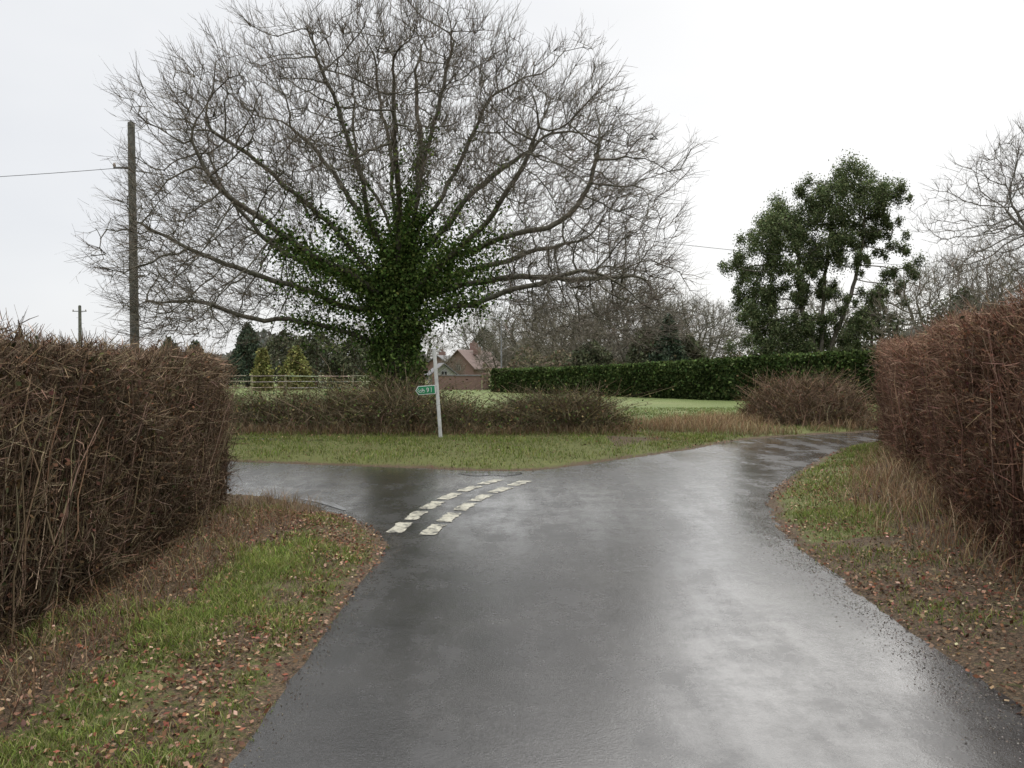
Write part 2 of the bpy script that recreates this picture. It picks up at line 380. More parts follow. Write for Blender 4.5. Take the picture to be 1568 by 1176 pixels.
# ---- the big ivy-clad oak
OX,OY=-3.0,20.5
def lm(pts): return [np.array(p,float) for p in pts]
limbs=[lm([(0,0,-.1),(.0,0,.9),(.05,0,2.0),(.05,0,3.2),(.1,0,4.6)]),
 lm([(.1,0,4.6),(.05,.3,5.6),(-.1,.5,7.2),(-.35,.6,8.6),(-.5,.4,9.8)]),
 lm([(.1,0,4.4),(.5,-.3,5.5),(.75,-.5,6.7),(1.1,-.6,8.2),(1.5,-.5,9.6)]),
 lm([(.05,0,4.0),(-.5,-.4,5.2),(-.9,-.8,6.6),(-1.4,-1.1,8.2),(-1.8,-1.2,9.3)]),
 lm([(.05,0,3.9),(-.5,.6,5.0),(-1.4,1.3,6.4),(-2.6,2,7.8),(-3.4,2.3,8.6)]),
 lm([(.1,0,3.9),(1.0,.5,5.0),(2.1,.9,6.3),(3.2,1.2,7.3),(4.1,1.3,8.0)]),
 lm([(.1,0,3.6),(1.3,-.5,4.2),(2.6,-1.0,4.7),(4.0,-1.2,5.1),(4.9,-1.2,6.0),(5.2,-1.2,7.0)]),
 lm([(.05,0,3.2),(1.2,.2,3.6),(2.7,.5,3.85),(4.6,.6,3.95),(6.4,.7,3.95)]),
 lm([(.05,0,3.4),(1.2,1.2,4.0),(3.0,2.2,4.6),(4.8,2.8,5.2)]),
 lm([(.05,0,3.5),(-.9,-.2,4.4),(-2.3,-.4,5.7),(-3.6,-.5,6.9),(-4.7,-.5,7.7)]),
 lm([(.05,0,3.1),(-1.2,.2,3.8),(-2.9,.4,4.5),(-4.2,.5,5.8),(-4.9,.5,7.0)]),
 lm([(.05,0,3.0),(-1.3,-.4,3.2),(-2.9,-.8,3.9),(-4.5,-1.1,4.5),(-6.1,-1.3,5.2)]),
 lm([(.0,0,1.9),(-.9,-.1,2.3),(-2.3,-.3,2.65),(-3.6,-.4,2.7),(-5.0,-.5,3.1),(-6.2,-.6,3.2)]),
 lm([(.0,0,2.2),(1.0,-.5,2.85),(2.0,-1.1,3.1),(3.3,-1.7,3.5),(4.5,-2.0,3.8)]),
 lm([(.05,0,3.9),(.2,-1.2,5.3),(.3,-2.2,6.8),(.4,-2.8,8.0)]),
 lm([(.05,0,3.4),(-.2,1.5,4.3),(-.3,3.0,5.6),(-.4,3.9,6.8)]),
 lm([(.05,0,3.3),(-1.8,-1.3,4.2),(-3.4,-2.2,5.4),(-4.2,-2.6,6.6)]),
 lm([(.05,0,3.3),(1.8,-1.4,4.6),(3.0,-2.2,5.9),(3.6,-2.6,7.0)]),
 lm([(.05,0,3.3),(-1.6,1.7,4.2),(-3.4,2.8,5.0),(-4.9,3.2,5.8)]),
 lm([(.1,0,4.2),(.3,.2,5.6),(.5,.5,7.2),(.4,.8,9.0),(.6,.9,10)]),
 lm([(.1,0,4.0),(-.3,-.2,5.4),(-1.0,.1,7.0),(-1.1,.3,8.8)]),
 lm([(.1,0,4.0),(.9,-.2,5.3),(1.6,-.2,6.7),(2.4,-.3,8.4)]),
]
nodes,par=skeleton(limbs,.3)
nskel=len(nodes)
NA=9400
u=nrm(rng.normal(size=(NA*3,3))); u=u[u[:,2]>-.40][:NA]
rr_=np.where(rng.random(len(u))<.60,rng.uniform(.76,1.0,len(u)),rng.uniform(.3,.85,len(u))**.8)
lob=1+.05*np.sin(u[:,0]*9+1)+.05*np.sin(u[:,2]*11+u[:,1]*7)+.035*np.sin(u[:,0]*23)
at_=u*np.array([7.25,5.3,6.75])*(rr_*lob)[:,None]; at_[:,2]=np.where(at_[:,2]<0,at_[:,2]*.72,at_[:,2])+4.0
at_[:,0]+=.12
at_=at_[(at_[:,2]>2.1)&~((at_[:,1]<-1.0)&(np.abs(at_[:,0])<2.8)&(at_[:,2]<5.2))]
nodes,par=grow(at_,nodes,par,.24,3.0,.27,80,trop=(0,0,.04),jit=.10)
rad=radii(par,.0072,2.17,.52)
rad=np.where((nodes[:,2]<1)&(np.hypot(nodes[:,0],nodes[:,1])<.3),rad+.12*(1-nodes[:,2]).clip(0,1),rad)
oak=empty('oak_tree',(OX,OY,.05))
tb=B(); tree_mesh(nodes,par,rad,(.105,.097,.072),tb); tb.obj('trunk_and_limbs',bark,oak,smooth=True)
pd=nrm(nodes-nodes[np.maximum(par,0)]); thin=(rad<.026)&(np.arange(len(par))>nskel)
cdir=nrm(nodes-np.array([0,0,3.2])); 
tw=B(); Pn=nodes[thin]; Dn=nrm(pd[thin]*.55+cdir[thin]*.95)
twigs(tw,Pn,Dn,int(len(Pn)*2.7),.58,.0044,np.array([(.15,.132,.104),(.18,.155,.122),(.12,.104,.082)]),sub=3,up=.10,spread=.36)
tw.obj('twigs',twig_mat,oak)
iv=B(); ivc=np.array([(.066,.108,.028),(.092,.142,.038),(.046,.078,.021),(.14,.185,.055)])
dctr=np.hypot(nodes[:,0],nodes[:,1]); 
sel=np.nonzero((rad>.045)&(nodes[:,2]<8.0)&((dctr<1.35+.40*nodes[:,2])|((nodes[:,0]<-2)&(nodes[:,0]>-5.2)&(rad>.07))))[0]
for i in sel:
    z=nodes[i,2]; d=dctr[i]
    dens=np.clip(1.1-d/4.8-max(0,z-4.8)/5,.14,1)*(.7+.5*(wav(nodes[i,0]*1.3,nodes[i,2]*1.3)))
    dens=max(dens,.07)
    if d<.35 and z<4: dens=1.0; rr0=min(rad[i],.45)+.30+.1*math.sin(z*5)
    else: rr0=rad[i]+.17*dens+.04
    n=int(320*dens*(rr0/.35)) if d>.3 else int(1000*(rr0/.6))
    n=max(n,12)
    ph=nrm(rng.normal(size=(n,3)))
    seg=nodes[i]+ (rng.random((n,1))-.5)*pd[i]*.34
    off=ph*(rr0*rng.uniform(.75,1.22,n)+np.abs(rng.normal(0,.08,n)))[:,None]*np.array([1,1,.8])
    iv.leaves(seg+off,rng.uniform(.05,.11,n),cols(ivc,n,.38,.06),.85,.0,.3)
n=15000; ii=rng.choice(sel[(nodes[sel,2]>1.9)&(nodes[sel,2]<4.8)],n); iv.leaves(nodes[ii]+rng.normal(0,.30,(n,3)),rng.uniform(.05,.10,n),cols(ivc,n,.38,.08),.8,0,.3)
iv.obj('ivy',leafdull,oak)

# ---- generic bare tree
def bare_tree(name,loc,h,w,seed_a=900,cr=(.15,.12,.10),trunk=1.6,r0=.011,twl=.6,twr=.007,twn=2.0,depth=None,D=.35,p=2.2,low=.15):
    root=empty(name,loc); depth=depth or w
    l=[lm([(0,0,-.1),(rng.normal(0,.05),0,trunk*.5),(rng.normal(0,.1),0,trunk)])]
    for k in range(6):
        a=k*1.05+rng.uniform(0,.6); q=rng.uniform(.35,.7)
        l.append(lm([(0,0,trunk*rng.uniform(.6,1)),(math.cos(a)*w*.2*q,math.sin(a)*depth*.2*q,trunk+h*.16),(math.cos(a)*w*.5*q,math.sin(a)*depth*.5*q,trunk+(h-trunk)*.55)]))
    nd,pr=skeleton(l,D); nk=len(nd)
    u=nrm(rng.normal(size=(seed_a,3))); r=rng.uniform(.25,1,seed_a)**.5
    lob=1+.10*np.sin(u[:,0]*7+loc[0])+.08*np.sin(u[:,2]*9+u[:,1]*5+loc[1])
    A=u*np.array([w/2,depth/2,(h-trunk*.7)/2])*(r*lob)[:,None]+np.array([0,0,(h+trunk*.7)/2])
    A=A[A[:,2]>h*low]
    nd,pr=grow(A,nd,pr,D,3.5,D*1.3,60,trop=(0,0,.12),jit=.16)
    rd=radii(pr,r0,p)
    b=B(); tree_mesh(nd,pr,rd,np.array(cr)*.8,b); b.obj('trunk_and_limbs',bark,root,smooth=True)
    pdd=nrm(nd-nd[np.maximum(pr,0)]); th=(rd<r0*3.2)&(np.arange(len(pr))>nk)
    b=B(); P=nd[th]; Dd=nrm(pdd[th]+.5*nrm(P-np.array([0,0,h*.3])))
    twigs(b,P,Dd,int(len(P)*twn),twl,twr,np.array(cr),sub=2,up=.3)
    b.obj('twigs',twig_mat,root); return root
def clone(src,loc,s,rz,name=None):
    r=empty(name or src.name.split('.')[0],loc); r.scale=s if hasattr(s,'__len__') else (s,s,s); r.rotation_euler=(0,0,rz)
    for c in src.children:
        o=link(bpy.data.objects.new(c.name.split('.')[0],c.data)); o.parent=r
    return r
t1=bare_tree('bare_tree',(9.2,62,0),8.8,9.5,1500,(.18,.165,.13),1.3,twl=1.0,twr=.013,r0=.018,D=.4,twn=2.4,low=.06)
t2=bare_tree('bare_tree',(3.6,66,0),5.8,7.0,1100,(.17,.15,.115),1.0,twl=.9,twr=.013,r0=.018,D=.38,twn=2.4,low=.04)
t3=bare_tree('bare_tree',(26.4,36,0),13.8,13.0,3000,(.18,.162,.14),3.0,twl=.8,twr=.007,r0=.010,D=.33,twn=2.4)
for x,y,s,rz,src in ((14.5,66,.85,1,t1),(5.8,58,.85,2,t2),(11.5,57,.78,3,t2),(17,70,.8,.5,t1),(22,66,.85,4,t2),(27,70,1.0,2.2,t1),(1.2,75,.95,5,t1),(-4,110,1.0,.4,t1),(33,62,1.1,3.3,t1),(-13,115,.9,2,t1),(-24,120,1.0,1.4,t1),(5,85,1.0,.9,t1),(12,80,1.0,2.9,t1),(-1.2,72,.62,1.9,t2)):
    clone(src,(x,y,0),(s*rng.uniform(.9,1.2),s,s*rng.uniform(.9,1.05)),rz,'bare_tree')
clone(t2,(-5.9,76,-.4),(.42,.42,.52),2.5,'bare_tree')
t4=bare_tree('sapling',(15.6,27.5,0),6.3,2.6,420,(.17,.145,.115),1.0,twl=.7,twr=.006,r0=.009,D=.3)
clone(t4,(17.2,28.5,0),(1.1,1.1,1.0),2,'sapling'); clone(t4,(19,27,0),(1.2,1.2,.85),4,'sapling'); clone(t4,(14.2,29,0),(.9,.9,.8),1,'sapling')
clone(t2,(22.5,33,0),(1.0,1,1.02),1.4,'bare_tree')

# ---- evergreen tree
EX,EY=15.4,40
ev=empty('evergreen_tree',(EX,EY,0))
cl=np.array([(0.9,10.6,1.0),(2.3,10.5,.85),(3.0,9.9,.75),(-.3,10.3,.8),(-1.5,9.6,.9),(-2.4,8.9,.85),(.3,9.3,1.05),(1.8,9.3,.95),(3.3,8.9,.6),(-1.0,8.3,1.0),(-2.8,7.8,.85),(-3.3,6.8,.8),(0.9,8.0,.85),(2.3,8.1,.55),(3.6,7.8,.55),(-1.9,6.9,.9),(-.3,6.9,.7),(3.8,6.3,.65),(3.3,5.3,.55),(1.6,6.9,.5),(-3.5,5.6,.8),(-2.3,5.4,.75),(-.9,5.4,.6),(.6,5.6,.5),(2.0,5.1,.55),(-3.4,4.4,.8),(-2.2,4.0,.85),(-.9,3.8,.65),(.4,4.2,.5),(1.5,3.9,.55),(-2.8,3.1,.85),(-1.2,2.8,.9),(.3,2.9,.6),(1.4,2.8,.55)])
subs=[]
for x,z,r in cl:
    dy=rng.normal(0,1.0)*(1-.06*abs(z-6))
    for k in range(int(6+9*r)):
        o=rng.normal(0,.58,3)*r; subs.append((x+o[0],dy+o[1]*1.3,z+o[2]*.9,r*rng.uniform(.18,.36)))
    if x<1.2 and rng.random()<.5:
        for k in range(5):
            o=rng.normal(0,.6,3)*r; subs.append((x*.85+o[0],-dy+o[1],z+o[2]-.2,r*rng.uniform(.18,.34)))
subs=np.array(subs)
nd,pr=skeleton([lm([(.3,0,-.1),(.2,0,1.2),(0.1,0,2.5)]),lm([(.1,0,2.0),(-.5,.2,4),(-.9,.3,6.2),(-.9,.2,8)]),lm([(.15,0,1.6),(.9,-.1,3.6),(1.6,0,5.6),(2.1,.1,7.4),(2.3,0,9.3)]),lm([(.1,0,2.4),(.2,.4,4.2),(.4,.5,6.5),(.6,.3,9)])],.35)
nd,pr=grow(subs[:,:3],nd,pr,.3,4,.3,40,jit=.1)
rd=radii(pr,.015,2.1,.22)
b=B(); tree_mesh(nd,pr,rd,(.17,.15,.12),b); b.obj('trunk_and_limbs',bark,ev,smooth=True)
b=B(); gcol=np.array([(.098,.125,.055),(.128,.152,.07),(.072,.095,.043),(.175,.20,.10)])
for x,y,z,r in subs:
    n=int(400*(r/.3)**1.5)+80
    o=rng.normal(size=(n,3))*r*.72*np.array([1,1,1.1]); o[:,2]-=.1*np.abs(rng.normal(0,1,n))
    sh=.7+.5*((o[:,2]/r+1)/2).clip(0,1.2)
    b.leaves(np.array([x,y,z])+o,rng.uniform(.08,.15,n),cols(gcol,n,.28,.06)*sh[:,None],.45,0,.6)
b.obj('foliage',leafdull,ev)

# ------------------------------------------------------------ hedges
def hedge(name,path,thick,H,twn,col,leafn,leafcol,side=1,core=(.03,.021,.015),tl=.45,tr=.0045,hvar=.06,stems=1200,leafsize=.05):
    root=empty(name,(0,0,0))
    c=catmull(path,12); seg=np.r_[0,np.cumsum(np.linalg.norm(np.diff(c,axis=0),axis=1))]; Lt=seg[-1]
    tx=np.gradient(c[:,0],seg); ty=np.gradient(c[:,1],seg)
    def at(s,t,z):
        x=np.interp(s,seg,c[:,0]); y=np.interp(s,seg,c[:,1]); a=np.interp(s,seg,tx); b_=np.interp(s,seg,ty); l=np.hypot(a,b_)
        return np.stack([x-b_/l*t*side,y+a/l*t*side,z],-1)
    def Hh(s): 
        hh=np.interp(s/Lt,np.linspace(0,1,len(H)),H) if hasattr(H,'__len__') else H+0*s
        return hh+hvar*.6*np.sin(s*2.1)+hvar*.5*np.sin(s*5.3+1)
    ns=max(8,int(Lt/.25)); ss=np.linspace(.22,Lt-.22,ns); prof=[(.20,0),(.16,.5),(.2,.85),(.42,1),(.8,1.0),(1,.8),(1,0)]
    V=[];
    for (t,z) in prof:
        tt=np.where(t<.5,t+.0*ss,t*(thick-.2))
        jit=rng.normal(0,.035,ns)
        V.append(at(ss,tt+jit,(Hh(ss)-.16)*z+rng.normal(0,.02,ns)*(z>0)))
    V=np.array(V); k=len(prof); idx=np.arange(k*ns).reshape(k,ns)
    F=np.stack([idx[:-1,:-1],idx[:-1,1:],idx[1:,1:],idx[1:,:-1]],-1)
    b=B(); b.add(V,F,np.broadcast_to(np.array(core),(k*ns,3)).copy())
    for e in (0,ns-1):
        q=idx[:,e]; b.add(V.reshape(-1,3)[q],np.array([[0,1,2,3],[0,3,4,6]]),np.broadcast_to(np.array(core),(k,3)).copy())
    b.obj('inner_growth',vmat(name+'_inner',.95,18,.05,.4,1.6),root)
    b=B()
    def samp(n):
        w=rng.random(n); s=rng.uniform(0,Lt,n); t=np.abs(rng.normal(0,.12,n))+.08*wav(s,s*.7,1.3); z=rng.random(n)
        top=w>.74; t=np.where(top,rng.uniform(0,thick,n),t); z=np.where(top,rng.uniform(.86,1.0,n),z)
        end=(w<.12); s=np.where(end,np.where(rng.random(n)<.5,np.abs(rng.normal(0,.12,n)),Lt-np.abs(rng.normal(0,.12,n))),s); t=np.where(end,rng.uniform(0,thick,n),t)
        back=(w>.12)&(w<.17); t=np.where(back,thick-np.abs(rng.normal(0,.15,n)),t)
        P=at(s,t,Hh(s)*z*.98+.0); 
        out=at(s,t-1.0,Hh(s)*z*.98)-P
        return P,out,z,s,t
    if twn:
        P,out,z,s,t=samp(twn); g_=gz(P[:,0],P[:,1]); P[:,2]+=g_*(1-z)
        d=nrm(out*rng.normal(.10,.28,(twn,1))+np.array([0,0,1.])*rng.uniform(.1,1.5,(twn,1))+rng.normal(0,.34,(twn,3)))
        Ln=tl*rng.uniform(.3,1.2,(twn,1)); rem=(Hh(s)+.02-P[:,2]).clip(.04,9)[:,None]; Ln=np.where(d[:,2:3]>.15,np.minimum(Ln,rem/d[:,2:3].clip(.15,1)+.10*rng.random((twn,1))**3),Ln)
        cvec=rng.normal(0,.2,(twn,3)); tt=np.array([0,.5,1.])
        Pt=P[:,None]+(d[:,None]*tt[None,:,None]+cvec[:,None]*(tt**2)[None,:,None])*Ln[:,None]
        rr=(tr*rng.uniform(.4,1.15,(twn,1)))*np.array([[1,.75,.35]])
        patch_shade=(1+.4*wav(P[:,0]*1.5,P[:,1]*1.5+P[:,2]*2))[:,None]*(.62+.5*z[:,None])  # random patches, plus the hedge's inner shade painted in, darker towards the base
        b.tubes(Pt,rr,cols(col,twn,.32,.06)*patch_shade)
        for k2 in range(3):
            f=rng.uniform(.3,.9,(twn,1)); st=P+(d*f+cvec*f*f)*Ln; dd=nrm(d+rng.normal(0,.8,(twn,3))); l2=Ln*.45
            b.ribbons(np.stack([st,st+dd*l2*.5,st+dd*l2+rng.normal(0,.1,(twn,3))*l2],1),np.broadcast_to(tr*np.array([.6,.45,.25])[None],(twn,3)),cols(col,twn,.35,.06)*patch_shade)
    if stems:
        n=stems; s=rng.uniform(.02,Lt-.02,n); t=np.abs(rng.normal(.10,.12,n)); z0=rng.uniform(0,.35,n)*Hh(s); Lz=rng.uniform(.35,1.0,n)*Hh(s)*.7
        P=at(s,t,z0); k=5; off=np.cumsum(rng.normal(0,.03,(n,k,3)),1); 
        zz=np.linspace(0,1,k)[None,:]*np.minimum(Lz,Hh(s)-z0-.08)[:,None]
        Pt=P[:,None]+off; Pt[:,:,2]=P[:,2:3]+zz; ln=rng.normal(0,.12,(n,1,2)); Pt[:,:,:2]+=ln*zz[:,:,None]
        b.tubes(Pt,(tr*rng.uniform(.8,2.0,(n,1)))*np.linspace(1,.45,k)[None],cols(np.array(col),n,.42,.06),4)
    b.obj('twigs',twig_mat,root)
    if leafn:
        b=B(); P,out,z,s,t=samp(leafn); P+=rng.normal(0,.05,P.shape)*np.array([1,1,.7])
        patch_shade=(1+.4*wav(P[:,0]*1.5,P[:,1]*1.5+P[:,2]*2))[:,None]*(.62+.5*z[:,None])  # leaf colours get the same painted shade low down, over random patches
        b.leaves(P,leafsize*rng.uniform(.6,1.4,leafn),cols(leafcol,leafn,.35,.08)*patch_shade,.65)
        b.obj('leaves',leafdull,root)
    return root
brown=np.array([(.155,.108,.072),(.195,.14,.093),(.10,.072,.05),(.25,.185,.12)])
hedge('hedge',[(-2.75,.9),(-2.75,3),(-2.85,5.5),(-3.1,8),(-3.4,9.2),(-4.2,9.8),(-6,10.5)],1.5,[1.82,1.82,1.82,1.78,1.75,1.74],40000,brown,42000,np.array([(.145,.08,.05),(.105,.075,.04),(.175,.105,.06),(.07,.075,.033)]),side=1,stems=1700,tl=.25,tr=.0036,leafsize=.036)
red=np.array([(.18,.10,.07),(.22,.13,.09),(.13,.078,.055),(.27,.185,.12)])
hedge('hedge',[(3.45,2.3),(3.52,4.0),(3.9,6.2),(4.75,8.6),(5.55,10.6)],1.9,[2.2,2.2,2.16,2.18],33000,red,42000,np.array([(.215,.10,.06),(.16,.085,.05),(.10,.075,.04),(.25,.135,.08)]),side=-1,stems=1200,tl=.25,tr=.0036,leafsize=.038)
hedge('hedge',[(5.4,10.9),(6.2,12.8),(7.0,14.8),(7.9,16.7),(9.4,17.2),(12,17.8)],1.5,[2.0,2.08,2.2,2.25],14000,red*1.1,18000,np.array([(.25,.13,.085),(.19,.105,.07),(.14,.09,.055)]),side=-1,stems=500,tl=.3,hvar=.03)
dg=np.array([(.055,.080,.028),(.072,.100,.035),(.09,.12,.042),(.042,.062,.022)])
hedge('conifer_hedge',[(-1.3,50),(4,44.5),(9,38.5),(14.5,33.6),(18,30.5)],2.0,[1.5,1.65,1.95,2.3,2.5],0,dg,60000,dg,side=1,core=(.03,.045,.018),hvar=.03,stems=10,leafsize=.14)
# ------------------------------------------------------------ scrub
def scrub(name,n,xr,y0,yw,hf,col,leafcol,leafn,tr=.005,arch=.5):
    root=empty(name,(0,0,0)); b=B()
    x=rng.uniform(*xr,n); y=y0(x)+rng.normal(0,yw,n); h=hf(x)*rng.uniform(.35,1.1,n)*(1-.5*np.minimum(1,np.abs(y-y0(x))/(yw*3)))
    k=h>.12; x,y,h=x[k],y[k],h[k]; n=len(x)
    P=np.stack([x,y,gz(x,y)],-1); ln=rng.normal(0,arch,(n,2)); t=np.linspace(0,1,5)
    Pt=np.zeros((n,5,3)); Pt[:,:,:2]=P[:,None,:2]+ln[:,None]*(t**1.5)[None,:,None]*h[:,None,None]
    Pt[:,:,2]=P[:,2:3]+h[:,None]*(t-.28*rng.random((n,1))*t**3)[:,:]
    Pt+=np.cumsum(rng.normal(0,.018,Pt.shape),1)
    b.ribbons(Pt,tr*rng.uniform(.6,1.6,(n,1))*np.linspace(1,.4,5)[None],cols(col,n,.35,.07))
    for q in range(4):
        j=rng.integers(1,4,n); st=Pt[np.arange(n),j]; dd=nrm(rng.normal(0,.7,(n,3))+np.array([0,0,.5])); l2=(h*.35)[:,None]
        b.ribbons(np.stack([st,st+dd*l2*.5,st+dd*l2+rng.normal(0,.12,(n,3))*l2],1),np.broadcast_to(tr*np.array([.7,.5,.3])[None],(n,3)),cols(col,n,.35,.07))
    b.obj('twigs',twig_mat,root)
    if leafn:
        b=B(); ii=rng.integers(0,n,leafn); j=rng.integers(0,5,leafn); b.leaves(Pt[ii,j]+rng.normal(0,.08,(leafn,3)),rng.uniform(.03,.08,leafn),cols(leafcol,leafn,.35,.1),.7); b.obj('leaves',leafdull,root)
scol=np.array([(.17,.135,.085),(.22,.175,.105),(.12,.095,.06)])
sleaf=np.array([(.11,.135,.048),(.145,.17,.058),(.16,.12,.06),(.20,.16,.075),(.075,.10,.036)])
scrub('hedgerow_scrub',8000,(-13,2.9),lambda x:19.3+.3*np.sin(x*.9),.6,
      lambda x:np.interp(x,[-13,-8,-5,-3,-1.9,-1.1,-.5,.3,1.2,2.1,2.9],[1.05,1.05,1.1,1.5,1.4,.7,.5,.9,1.15,.9,.2])*(1+.20*np.sin(x*4.2)+.16*np.sin(x*9.7)),scol,sleaf,30000,arch=.65)
# separate bramble mounds along the verge
for cx,cy,hw,hh,nn in ((1.15,18.9,1.15,1.25,1500),(-2.7,18.7,.8,1.15,1000),(-.95,18.75,.5,.75,450)):
    scrub('bramble_bush',nn,(cx-hw,cx+hw),(lambda v:(lambda x:v+0*x))(cy),.3,(lambda a,h_,w_:(lambda x:h_*np.sqrt(np.clip(1-((x-a)/w_)**2,0,1))))(cx,hh,hw),scol*.92,sleaf,int(nn*3.2),arch=.85)
scrub('bramble_bush',3800,(6.6,9.9),lambda x:22.1+0*x,.55,lambda x:1.55*np.sqrt(np.clip(1-((x-8.2)/1.6)**2,0,1)),np.array([(.17,.12,.08),(.21,.145,.095),(.12,.09,.06)]),np.array([(.15,.09,.055),(.11,.09,.045)]),7000)
# ------------------------------------------------------------ grass
gm=dmat('grass_blades',.2)
gb=B()
def scatter(n,x0,x1,y0,y1,cond):
    x=rng.uniform(x0,x1,n);y=rng.uniform(y0,y1,n);sd=sdist(x,y);k=cond(x,y,sd)&(sd>.02); return x[k],y[k],sd[k]
gcl=np.array([(.14,.19,.042),(.172,.215,.05),(.21,.225,.075),(.105,.14,.035),(.26,.235,.115)])
def addgrass(n,x0,x1,y0,y1,cond,h,w,keep=1.0,colset=gcl,lean=.5):
    x,y,sd=scatter(n,x0,x1,y0,y1,cond); mk_=litter(x,y,sd); pt=wav(x,y,1.6,2.0)
    k=rng.random(len(x))<np.clip(1.0-mk_*1.15+.6*pt,.02,1)*keep; x,y,sd,pt=x[k],y[k],sd[k],pt[k]
    hh=h*rng.uniform(.5,1.3,len(x))*(1+.6*pt)*np.clip(sd/.3,.35,1)
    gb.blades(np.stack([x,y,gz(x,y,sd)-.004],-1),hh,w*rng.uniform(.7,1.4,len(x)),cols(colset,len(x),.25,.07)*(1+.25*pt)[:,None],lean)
addgrass(95000,-2.9,-1.12,2.2,6.5,lambda x,y,s:s>0,.052,.0045,colset=gcl*1.05)
addgrass(45000,-4.0,-1.12,6.5,10.6,lambda x,y,s:s>0,.05,.007)
addgrass(50000,2.4,5.2,2.8,9,lambda x,y,s:s>0,.05,.0055)
addgrass(40000,2.8,8.5,9,18.3,lambda x,y,s:s>0,.06,.009)
addgrass(65000,-9,9,12.7,19.6,lambda x,y,s:s>0,.06,.010,colset=gcl*.92)
addgrass(36000,-9,16,20,30,lambda x,y,s:s>.3,.06,.016,colset=np.array([(.13,.165,.052),(.16,.185,.065)]))
straw=np.array([(.34,.25,.15),(.27,.185,.10),(.40,.31,.19),(.24,.135,.08)])
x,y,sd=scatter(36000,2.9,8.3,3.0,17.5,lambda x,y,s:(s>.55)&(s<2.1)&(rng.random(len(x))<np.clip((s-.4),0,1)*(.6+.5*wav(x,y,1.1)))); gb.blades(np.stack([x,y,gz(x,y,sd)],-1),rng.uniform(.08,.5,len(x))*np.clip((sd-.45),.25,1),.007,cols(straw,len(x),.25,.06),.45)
x,y,sd=scatter(9000,2.2,9.5,18.6,22.8,lambda x,y,s:(s>.15)&(wav(x,y,.8)>-.25)); gb.blades(np.stack([x,y,gz(x,y,sd)],-1),rng.uniform(.1,.36,len(x)),.012,cols(straw*.95,len(x),.2,.05),.5)
x,y,sd=scatter(8000,-9,2.8,17.6,19.8,lambda x,y,s:s>0); gb.blades(np.stack([x,y,gz(x,y,sd)],-1),rng.uniform(.06,.30,len(x)),.010,cols(straw*.75,len(x),.25,.06),.5)
x,y,sd=scatter(6000,-3.2,-2.2,2,10,lambda x,y,s:(rng.random(len(x))<.6)); gb.blades(np.stack([x,y,gz(x,y,sd)],-1),rng.uniform(.05,.22,len(x)),.005,cols(straw*.7,len(x),.3,.06),.6)
gb.obj('grass',gm)
lb=B(); lc=np.array([(.17,.10,.065),(.24,.15,.095),(.11,.07,.048),(.32,.22,.145),(.20,.085,.055)])
def addleaves(n,x0,x1,y0,y1,pf,size=.05):
    x,y,sd=scatter(n,x0,x1,y0,y1,lambda x,y,s:s>-.0); k=rng.random(len(x))<pf(x,y,sd); x,y,sd=x[k],y[k],sd[k]
    lb.leaves(np.stack([x,y,gz(x,y,sd)+rng.uniform(.006,.028,len(x))],-1),size*rng.uniform(.4,1.4,len(x)),cols(lc,len(x),.4,.07),.6,.6)
addleaves(36000,-3,-1.1,2.2,9,lambda x,y,s:np.clip(np.exp(-((s-.4)/.36)**2)*.65*(1+wav(x,y,1.3,1))+.34*(x<-2.0),0,1),.030)
addleaves(42000,2.4,6.5,2.8,12,lambda x,y,s:np.clip(.36+.4*wav(x,y,1.2,.5)+.3*(y<7),0.04,1),.032)
addleaves(6000,3,8,12,18,lambda x,y,s:.45+0*x,.045)
addleaves(6000,-7,5,12.8,19,lambda x,y,s:np.clip((y-16.5)/2,.08,.6),.045)
lb.obj('fallen_leaves',leafdull)
sb=B()
def stones(n,xa,ya,spread,smin,smax,c):
    i=rng.integers(0,len(xa),n); o=np.stack([xa[i],ya[i]],-1)+rng.normal(0,spread,(n,2)); s=rng.uniform(smin,smax,n)
    P0=np.c_[o,np.full(n,.002)]; d=nrm(rng.normal(size=(n,3))*np.array([1,1,.3])); P1=P0+d*s[:,None]*.6; 
    mid=(P0+P1)/2; sb.tubes(np.stack([P0,mid+np.array([0,0,.001]),P1],1),s[:,None]*np.array([[.12,.42,.1]]),cols(c,n,.3,.04),5)
rs=np.array([p for p in right if p[1]<12]); rf=np.stack([np.interp(np.linspace(0,len(rs)-1,400),np.arange(len(rs)),rs[:,k]) for k in (0,1)],-1); rf=rf[rf[:,1]>2]
stones(9000,rf[:,0]-.08,rf[:,1],.11,.004,.015,np.array([(.12,.105,.09),(.08,.07,.06),(.16,.14,.12),(.05,.04,.03)]))
ls=near_left[(near_left[:,1]>1.5)&(near_left[:,1]<10.5)]; lf=np.stack([np.interp(np.linspace(0,len(ls)-1,300),np.arange(len(ls)),ls[:,k]) for k in (0,1)],-1)
stones(3500,lf[:,0]+.03,lf[:,1],.06,.004,.014,np.array([(.10,.09,.07),(.06,.05,.04)]))
sb.obj('gravel',dmat('grit'))
